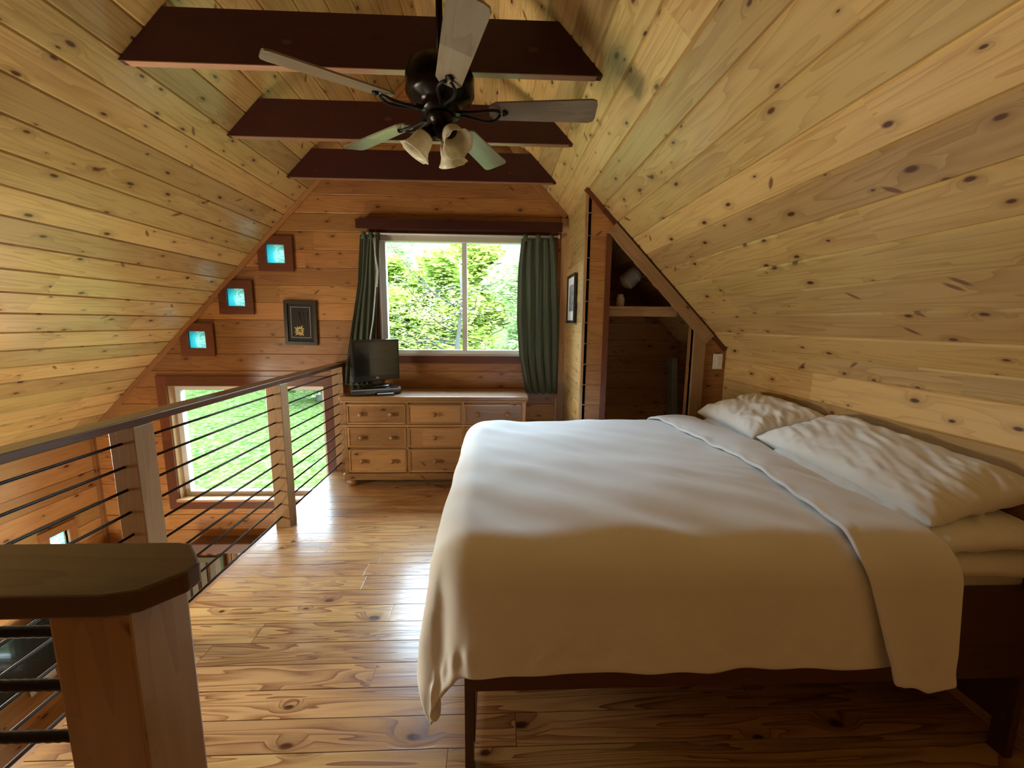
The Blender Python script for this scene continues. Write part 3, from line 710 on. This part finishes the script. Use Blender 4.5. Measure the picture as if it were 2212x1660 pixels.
m = MB(); m.span((BX0+.035, BY0+.035, .425), (BX1-.035, BY1-.035, .695), bev=.05)
m.build('mattress', MATT, label='thick pale mattress lying on the bed frame under the white duvet', cat='mattress')

def drape(cx0, cx1, cy0, cy1, top, x0, x1, o_near, o_far, s0, s1, nx, ny, rad=.13, puff=None, lift=0.0, flare=.10, seed=0, foot=True):
    """cloth laid over the bed: s across x from s0 to s1, t across y, overflow folds down at the edges of the rectangle"""
    P = []
    t0, t1 = cy0-o_near, cy1+o_far
    for i in range(nx+1):
        s = s0+(s1-s0)*i/nx; row = []
        for j in range(ny+1):
            t = t0+(t1-t0)*j/ny
            if callable(o_near): pass
            cxx = min(max(s, cx0), cx1 if cx1 is not None else 1e9); cyy = min(max(t, cy0), cy1)
            ox, oy = s-cxx, t-cyy; L = math.hypot(ox, oy)
            if L < 1e-9: h, dz_, dx_, dy_ = 0, 0, 0, 0
            else:
                dx_, dy_ = ox/L, oy/L; ar = rad*math.pi/2
                if L < ar: h = rad*math.sin(L/rad); dz_ = rad*(1-math.cos(L/rad))
                else: h = rad+(L-ar)*flare; dz_ = rad+(L-ar)*math.sqrt(1-flare*flare)
            ang = math.atan2(dy_, dx_) if L > 0 else 0
            cor = abs(dx_*dy_)*2
            x, y, z = cxx+dx_*h, cyy+dy_*h, top-dz_
            # hanging folds, stronger round the corner
            k = min(1, max(0, dz_-.05)/.25)
            run = (s if abs(dy_) > abs(dx_) else t)
            wv = k*(.010*math.sin(run*13+seed)+.003*math.sin(run*29+2*seed)+.012*cor*math.sin(ang*7+seed))
            x += dx_*wv; y += dy_*wv
            n1 = noise.noise(Vector((x*2.1+seed, y*2.4, .3))); n2 = noise.noise(Vector((x*6+seed, y*5, 1.7)))
            # long soft creases that run towards the head corner
            cr = noise.noise(Vector(((x*.6+y*.8)*9, (x*.8-y*.6)*2.2, 3+seed)))
            rg = (1-abs(noise.noise(Vector(((x*.5+y*.86)*7+seed, (x*.86-y*.5)*1.6, 7))))*2.4)
            z += (1-k)*(.018*n1+.006*n2+.010*cr+.010*max(0, rg)*max(0, min(1, (x-.1)*1.2))*max(.15, n1+.5))+lift*(1-k*.0)
            if L > 0: x += dx_*lift; y += dy_*lift
            if puff: z += puff(x, y)*(1-k)
            if 0 < t-t0 < .09 and L > .2:   # stitched hem and gathers above it
                q_ = -.006*math.exp(-((t-t0-.045)/.007)**2)+.004*math.sin(s*55)*math.exp(-((t-t0-.06)/.03)**2); x += dx_*q_; y += dy_*q_
            row.append(Vector((x, y, z)))
        P.append(row)
    return P
duvet = empty('duvet', (.6, 1.9, .74), label='white duvet draped over the bed with its top edge folded back', cat='duvet')
O = Vector(duvet.location)
puff = lambda x, y: .03*math.exp(-((x-.35)/.55)**2-((y-1.55)/.4)**2)+.012*math.sin(3.1*x+1)*math.sin(2.3*y)
def hemfix(P, amt):
    ny = len(P[0])-1
    for i, row in enumerate(P):
        for j in (0,): row[j].z += amt*math.sin(i*.23)+amt*.5*math.sin(i*.61)
    return P
P = drape(-.07, 1.5, 1.17, 2.60, .775, 0, 0, .43, .40, -.07-.47, 1.30, 110, 120, puff=puff, seed=1.3)
m = MB(); m.grid(hemfix(P, .006)); o = rb(m, 'cover', LINEN, duvet)
mod(o, 'SOLIDIFY', thickness=.028, offset=-1, thickness_clamp=0); mod(o, 'SUBSURF', levels=1, render_levels=1)
P = drape(-9, 9, 1.17, 2.60, .775, 0, 0, .49, .42, 1.04, 1.335, 34, 120, puff=puff, seed=1.3, lift=.021)
# fold line wanders and the loose corner hangs lower
nx = len(P)-1; ny = len(P[0])-1
for i in range(nx+1):
    f = i/nx
    for j in range(ny+1):
        v = P[i][j]; side = max(0, (.76-v.z)/.4)
        v.x += .07*math.sin((v.y-1.0)*1.9)*(1-f)-.01+.11*side*(1-f)
        v.z -= .05*side*(1-abs(2*f-1.2));  v.z += .014*math.sin(math.pi*f)+ .004*math.sin(v.y*40)*(1 if f < .12 else 0)
m = MB(); m.grid(P); o = rb(m, 'turned_down_edge', LINEN, duvet); mod(o, 'SOLIDIFY', thickness=.015, offset=-1); mod(o, 'SUBSURF', levels=1, render_levels=1)
# flat sheet showing at the head side
P = drape(-9, 9, 1.17, 2.59, .712, 0, 0, .10, .08, 1.25, 1.70, 30, 90, seed=4.1, rad=.06, flare=.05)
m = MB(); m.grid(P); o = m.build('bed_sheet', LINEN2, label='white sheet on the mattress at the head of the bed', cat='sheet'); mod(o, 'SOLIDIFY', thickness=.004, offset=-1)

def pillow_bm(L, W, H, seed, wr=.0125, flange=.02):
    """L along x, W along y"""
    m = MB(); N1, N2 = 56, 44
    for sgn in (1, -1):
        P = []
        for i in range(N1+1):
            a = -1+2*i/N1; row = []
            for j in range(N2+1):
                b = -1+2*j/N2
                ax, bx = abs(a), abs(b)
                h = (max(0, 1-ax**4.2))**.6*(max(0, 1-bx**3.2))**.55
                pin = 1-.07*(1-(1-ax**2))*0
                x = a*L/2*(1-.05*(1-bx**2)*(ax**4)); y = b*W/2*(1-.06*(1-ax**2)*(bx**4))
                z = sgn*H/2*h
                # creases fan out from the seams
                # creases run in from the seams and die out towards the middle
                w1n = noise.noise(Vector((a*1.6, b*1.6, seed))); c1 = noise.noise(Vector((a*9+w1n*2, b*2.2+w1n, seed+1)))*bx**1.6; c2 = noise.noise(Vector((a*2.2+w1n, b*8+w1n*2, seed+5)))*ax**1.6
                c3 = noise.noise(Vector(((a+b)*7, (a-b)*2, seed+9)))
                z += sgn*wr*(1.9*abs(c1)+1.9*abs(c2)-.35+.8*c3)*h**.35+wr*1.2*noise.noise(Vector((a*2+seed, b*2, sgn)))*h**.5
                row.append(Vector((x, y, z)))
            P.append(row)
        m.grid(P)
    bmesh.ops.remove_doubles(m.bm, verts=m.bm.verts[:], dist=.0008)
    return m
def pillow(loc, rot, L, W, H, seed, label):
    m = pillow_bm(L, W, H, seed); o = m.build('pillow', LINEN2, label=label, cat='pillow', group='white pillows at the head of the bed')
    o.location = loc; o.rotation_euler = rot; mod(o, 'SUBSURF', levels=1, render_levels=1); return o
# L is along the bed head (y), so the pillow is turned a quarter
pillow((1.520, 1.50, .765), (R(-2), R(-4), R(90)), .82, .44, .125, 2.0, 'lower white pillow of the near stack against the slanting wall')
pillow((1.545, 2.33, .768), (R(-2), 0, R(90)), .62, .42, .11, 5.0, 'lower white pillow of the far stack against the slanting wall')
pillow((1.550, 1.585, .858), (R(-14), R(-3.5), R(92)), .86, .43, .155, 9.0, 'upper white creased pillow nearest the camera on the bed')
pillow((1.555, 2.37, .862), (R(-15), 0, R(88)), .66, .42, .165, 12.0, 'upper white pillow farther away beside the closet end of the bed')

# ------------------------------------------------------------------ things downstairs
m = MB(); m.span((-2.87, D-.16, -.79), (-1.40, D-.002, -.69), bev=.01); m.build('cornice_shelf', VALP, label='mauve brown cornice shelf over the window down in the stairwell', cat='shelf')
gs = empty('slatted_shutter', (-2.79, D-.10, -1.35), label='grey slatted wooden shutter hanging beside the downstairs window', cat='shutter')
m = MB(); frame_box(m, -.20, .16, -.55, .50, -.02, .02, .05); m.build('frame', GREYW, gs)
for k in range(3): m = MB(); m.span((-.13+.09*k, -.012, -.5), (-.075+.09*k, .012, .45)); m.build('slat', GREYW, gs)
m = MB(); m.lathe([(0, 0), (.13, 0), (.14, .02), (.12, .11), (.08, .16), (0, .17)], 28, T=Matrix.Translation((-3.60, 3.70, -.92)))
m.build('woven_basket', DARKB, label='dark brown rounded basket in the stairwell corner below the rods', cat='basket')
m = MB(); m.span((LX+.005, 3.45, -.96), (LX+.33, D-.005, -.925)); m.build('corner_shelf', TRIM, label='small wooden corner shelf under the basket in the stairwell', cat='shelf')
dk = empty('wall_television', (LX+.07, 2.95, -1.25), label='dark flat screen on the stairwell wall behind the near railing', cat='television')
m = MB(); m.span((-.03, -.36, -.24), (.02, .36, .24), bev=.01); m.build('cabinet', BLACKP, dk)
m = MB(); m.span((.0195, -.34, -.215), (.024, .34, .22)); m.build('screen', SCREEN, dk)
m = MB(); m.box((LX+.02, 3.18, -1.56), (.006, .20, .13), rot=Matrix.Rotation(R(6), 3, 'X')); m.build('paper_sheet', PAPER, label='white paper sheet on the stairwell wall under the dark screen', cat='paper')

# ------------------------------------------------------------------ outdoors
def gz(y): return -2.9+max(0, y-6)*.075
m = MB(); P = []
for i in range(41):
    x = -40+80*i/40; row = []
    for j in range(31):
        y = 4.2+60*(j/30)**1.3; row.append(Vector((x, y, gz(y)+.12*noise.noise(Vector((x*.15, y*.15, 0))))))
    P.append(row)
m.grid(P); m.build('lawn', LAWN, kind='structure')
def disk(rnd, r):
    a, q = rnd.uniform(0, 6.283), r*math.sqrt(rnd.random()); return (q*math.cos(a), q*math.sin(a))
def crown_mesh(name, n, rx, rz_, seed, size, mat):
    rnd = random.Random(seed); bm = bmesh.new()
    cl = [(Vector((*disk(rnd, rx*.66), rnd.uniform(-.85, .9)*rz_)), rnd.uniform(.2, .36)*rx) for _ in range(34)]
    for k in range(n):
        c, rr = cl[rnd.randrange(len(cl))]
        d = Vector((rnd.gauss(0, 1), rnd.gauss(0, 1), rnd.gauss(0, 1))).normalized()*rr*rnd.uniform(.5, 1.1)
        p = c+d; q = Matrix.Rotation(rnd.uniform(0, 6.28), 3, 'Z') @ Matrix.Rotation(rnd.uniform(-1.2, 1.2), 3, 'X'); s = size*rnd.uniform(.6, 1.5)
        vs = [bm.verts.new(p+q @ Vector(v)) for v in ((-s*.5, 0, 0), (0, -s*.22, 0), (s*.6, 0, -s*.15), (0, s*.22, 0))]
        bm.faces.new(vs)
    me = bpy.data.meshes.new(name); bm.to_mesh(me); bm.free(); me.materials.append(mat); return me
def trunk_mesh(name, h, r, seed, nb=9, spread=1.6):
    rnd = random.Random(seed); m = MB(); pts = [Vector((0, 0, 0))]
    for k in range(6): pts.append(pts[-1]+Vector((rnd.gauss(0, .08), rnd.gauss(0, .08), h/6)))
    m.tube(pts, [r*(1-.12*k) for k in range(7)], 8)
    for b in range(nb):
        p = pts[rnd.randrange(2, 6)].copy(); a = rnd.uniform(0, 6.28); q = [p]
        for k in range(5): q.append(q[-1]+Vector((math.cos(a)*spread/5, math.sin(a)*spread/5, rnd.uniform(.02, .35)))); a += rnd.gauss(0, .35)
        m.tube(q, [r*.35*(1-.18*k) for k in range(6)], 6)
    bmesh.ops.recalc_face_normals(m.bm, faces=m.bm.faces[:]); me = bpy.data.meshes.new(name); m.bm.to_mesh(me); m.bm.free(); me.materials.append(BARK); return me
CR = [crown_mesh('crown_a', 12000, 2.3, 3.0, 1, .30, LEAFS[0]), crown_mesh('crown_b', 11000, 2.2, 3.0, 2, .24, LEAFS[1]), crown_mesh('crown_c', 11000, 2.4, 2.8, 3, .28, LEAFS[2]), crown_mesh('crown_d', 9000, 2.3, 3.0, 4, .22, LEAFS[3])]
TRK = [trunk_mesh('trunk_a', 4.6, .16, 5), trunk_mesh('trunk_b', 5.0, .13, 6)]
def tree(x, y, ci, sc, zc_, lab, grp='leafy trees beyond the upper window', t=0):
    r = empty('leafy_tree', (x, y, gz(y)-.1), rz=x*1.7, label=lab, cat='tree', group=grp); r.scale = (sc, sc, sc)
    for nm, me, z in (('trunk', TRK[t], 0), ('crown', CR[ci], zc_)):
        o = bpy.data.objects.new(nm, me); COL.objects.link(o); o.parent = r; o.location = (0, 0, z)
    return r
spots = [(-3.1, 17, 0, 1.0, 'bushy mid green tree filling the left pane of the upper window'), (1.3, 17.5, 3, 1.0, 'pale green airy tree behind the right pane of the upper window'),
         (-7.6, 18, 2, 1.05, 'dark green broad tree left of the upper window view'), (5.9, 18, 1, 1.05, 'yellow green tree right of the upper window view'),
         (-.9, 22.5, 1, 1.25, 'yellow green tree in the second row behind the window mullion'), (-6.2, 23.5, 3, 1.25, 'pale green tree in the second row behind the left pane'),
         (4.6, 23.5, 2, 1.25, 'dark green tree in the second row behind the right curtain'), (-12.4, 22, 0, 1.25, 'mid green tree at the far left of the tree line'), (-18, 24, 1, 1.3, 'yellow green tree standing outermost left beyond the lawn')]
for k, (x, y, ci, sc, lab) in enumerate(spots): tree(x, y, ci, sc, 3.3, lab, grp='leafy trees beyond the lawn', t=k % 2)
# the near tree whose bare twigs cross the left pane
nt_ = empty('branching_tree', (-1.00, 10.5, gz(10.5)-.1), label='near tree with bare dark twigs crossing the left window pane', cat='tree')
m = MB(); m.tube([(0, 0, 0), (.05, 0, 1.6), (-.03, 0, 2.9), (.07, 0, 3.8), (.16, .1, 4.6), (.10, .1, 5.6)], [.11, .09, .07, .05, .035, .02], 10); m.build('trunk', GREYBARK, nt_)
rnd = random.Random(21); m = MB(); tips = []
for k in range(30):
    z = rnd.uniform(2.4, 5.0); a = math.pi+rnd.gauss(0, .55) if k % 3 else rnd.gauss(0, .5); p = Vector((0, 0, z)); q = [p]; L = rnd.uniform(.8, 2.0); sl_ = rnd.gauss(.02, .05)
    for j in range(9): q.append(q[-1]+Vector((math.cos(a)*L/9, math.sin(a)*L/9, sl_+rnd.gauss(0, .03)))); a += rnd.gauss(0, .15); sl_ += rnd.gauss(.01, .03)
    m.tube(q, [.016*(1-.09*j)+.003 for j in range(10)], 6); tips += q[3:]
    for j in range(3, 9, 2):
        d = Vector((rnd.gauss(0, .3), rnd.gauss(0, .3), rnd.gauss(.05, .2))); m.tube([q[j], q[j]+d, q[j]+d*1.8+Vector((0, 0, .05))], [.006, .004, .003], 5); tips += [q[j]+d*1.8, q[j]+d]
m.build('branches', TWIG, nt_)
bm = bmesh.new()
for k in range(3600):
    c = rnd.choice(tips); p = c+Vector((rnd.gauss(0, .12), rnd.gauss(0, .12), rnd.gauss(0, .10))); q = Matrix.Rotation(rnd.uniform(0, 6.28), 3, 'Z') @ Matrix.Rotation(rnd.uniform(-1.2, 1.2), 3, 'X'); s = rnd.uniform(.05, .12)
    bm.faces.new([bm.verts.new(p+q @ Vector(v)) for v in ((-s*.5, 0, 0), (0, -s*.22, 0), (s*.6, 0, -s*.15), (0, s*.22, 0))])
me = bpy.data.meshes.new('leaves'); bm.to_mesh(me); bm.free(); me.materials.append(LEAFS[1]); o = bpy.data.objects.new('leaves', me); COL.objects.link(o); o.parent = nt_
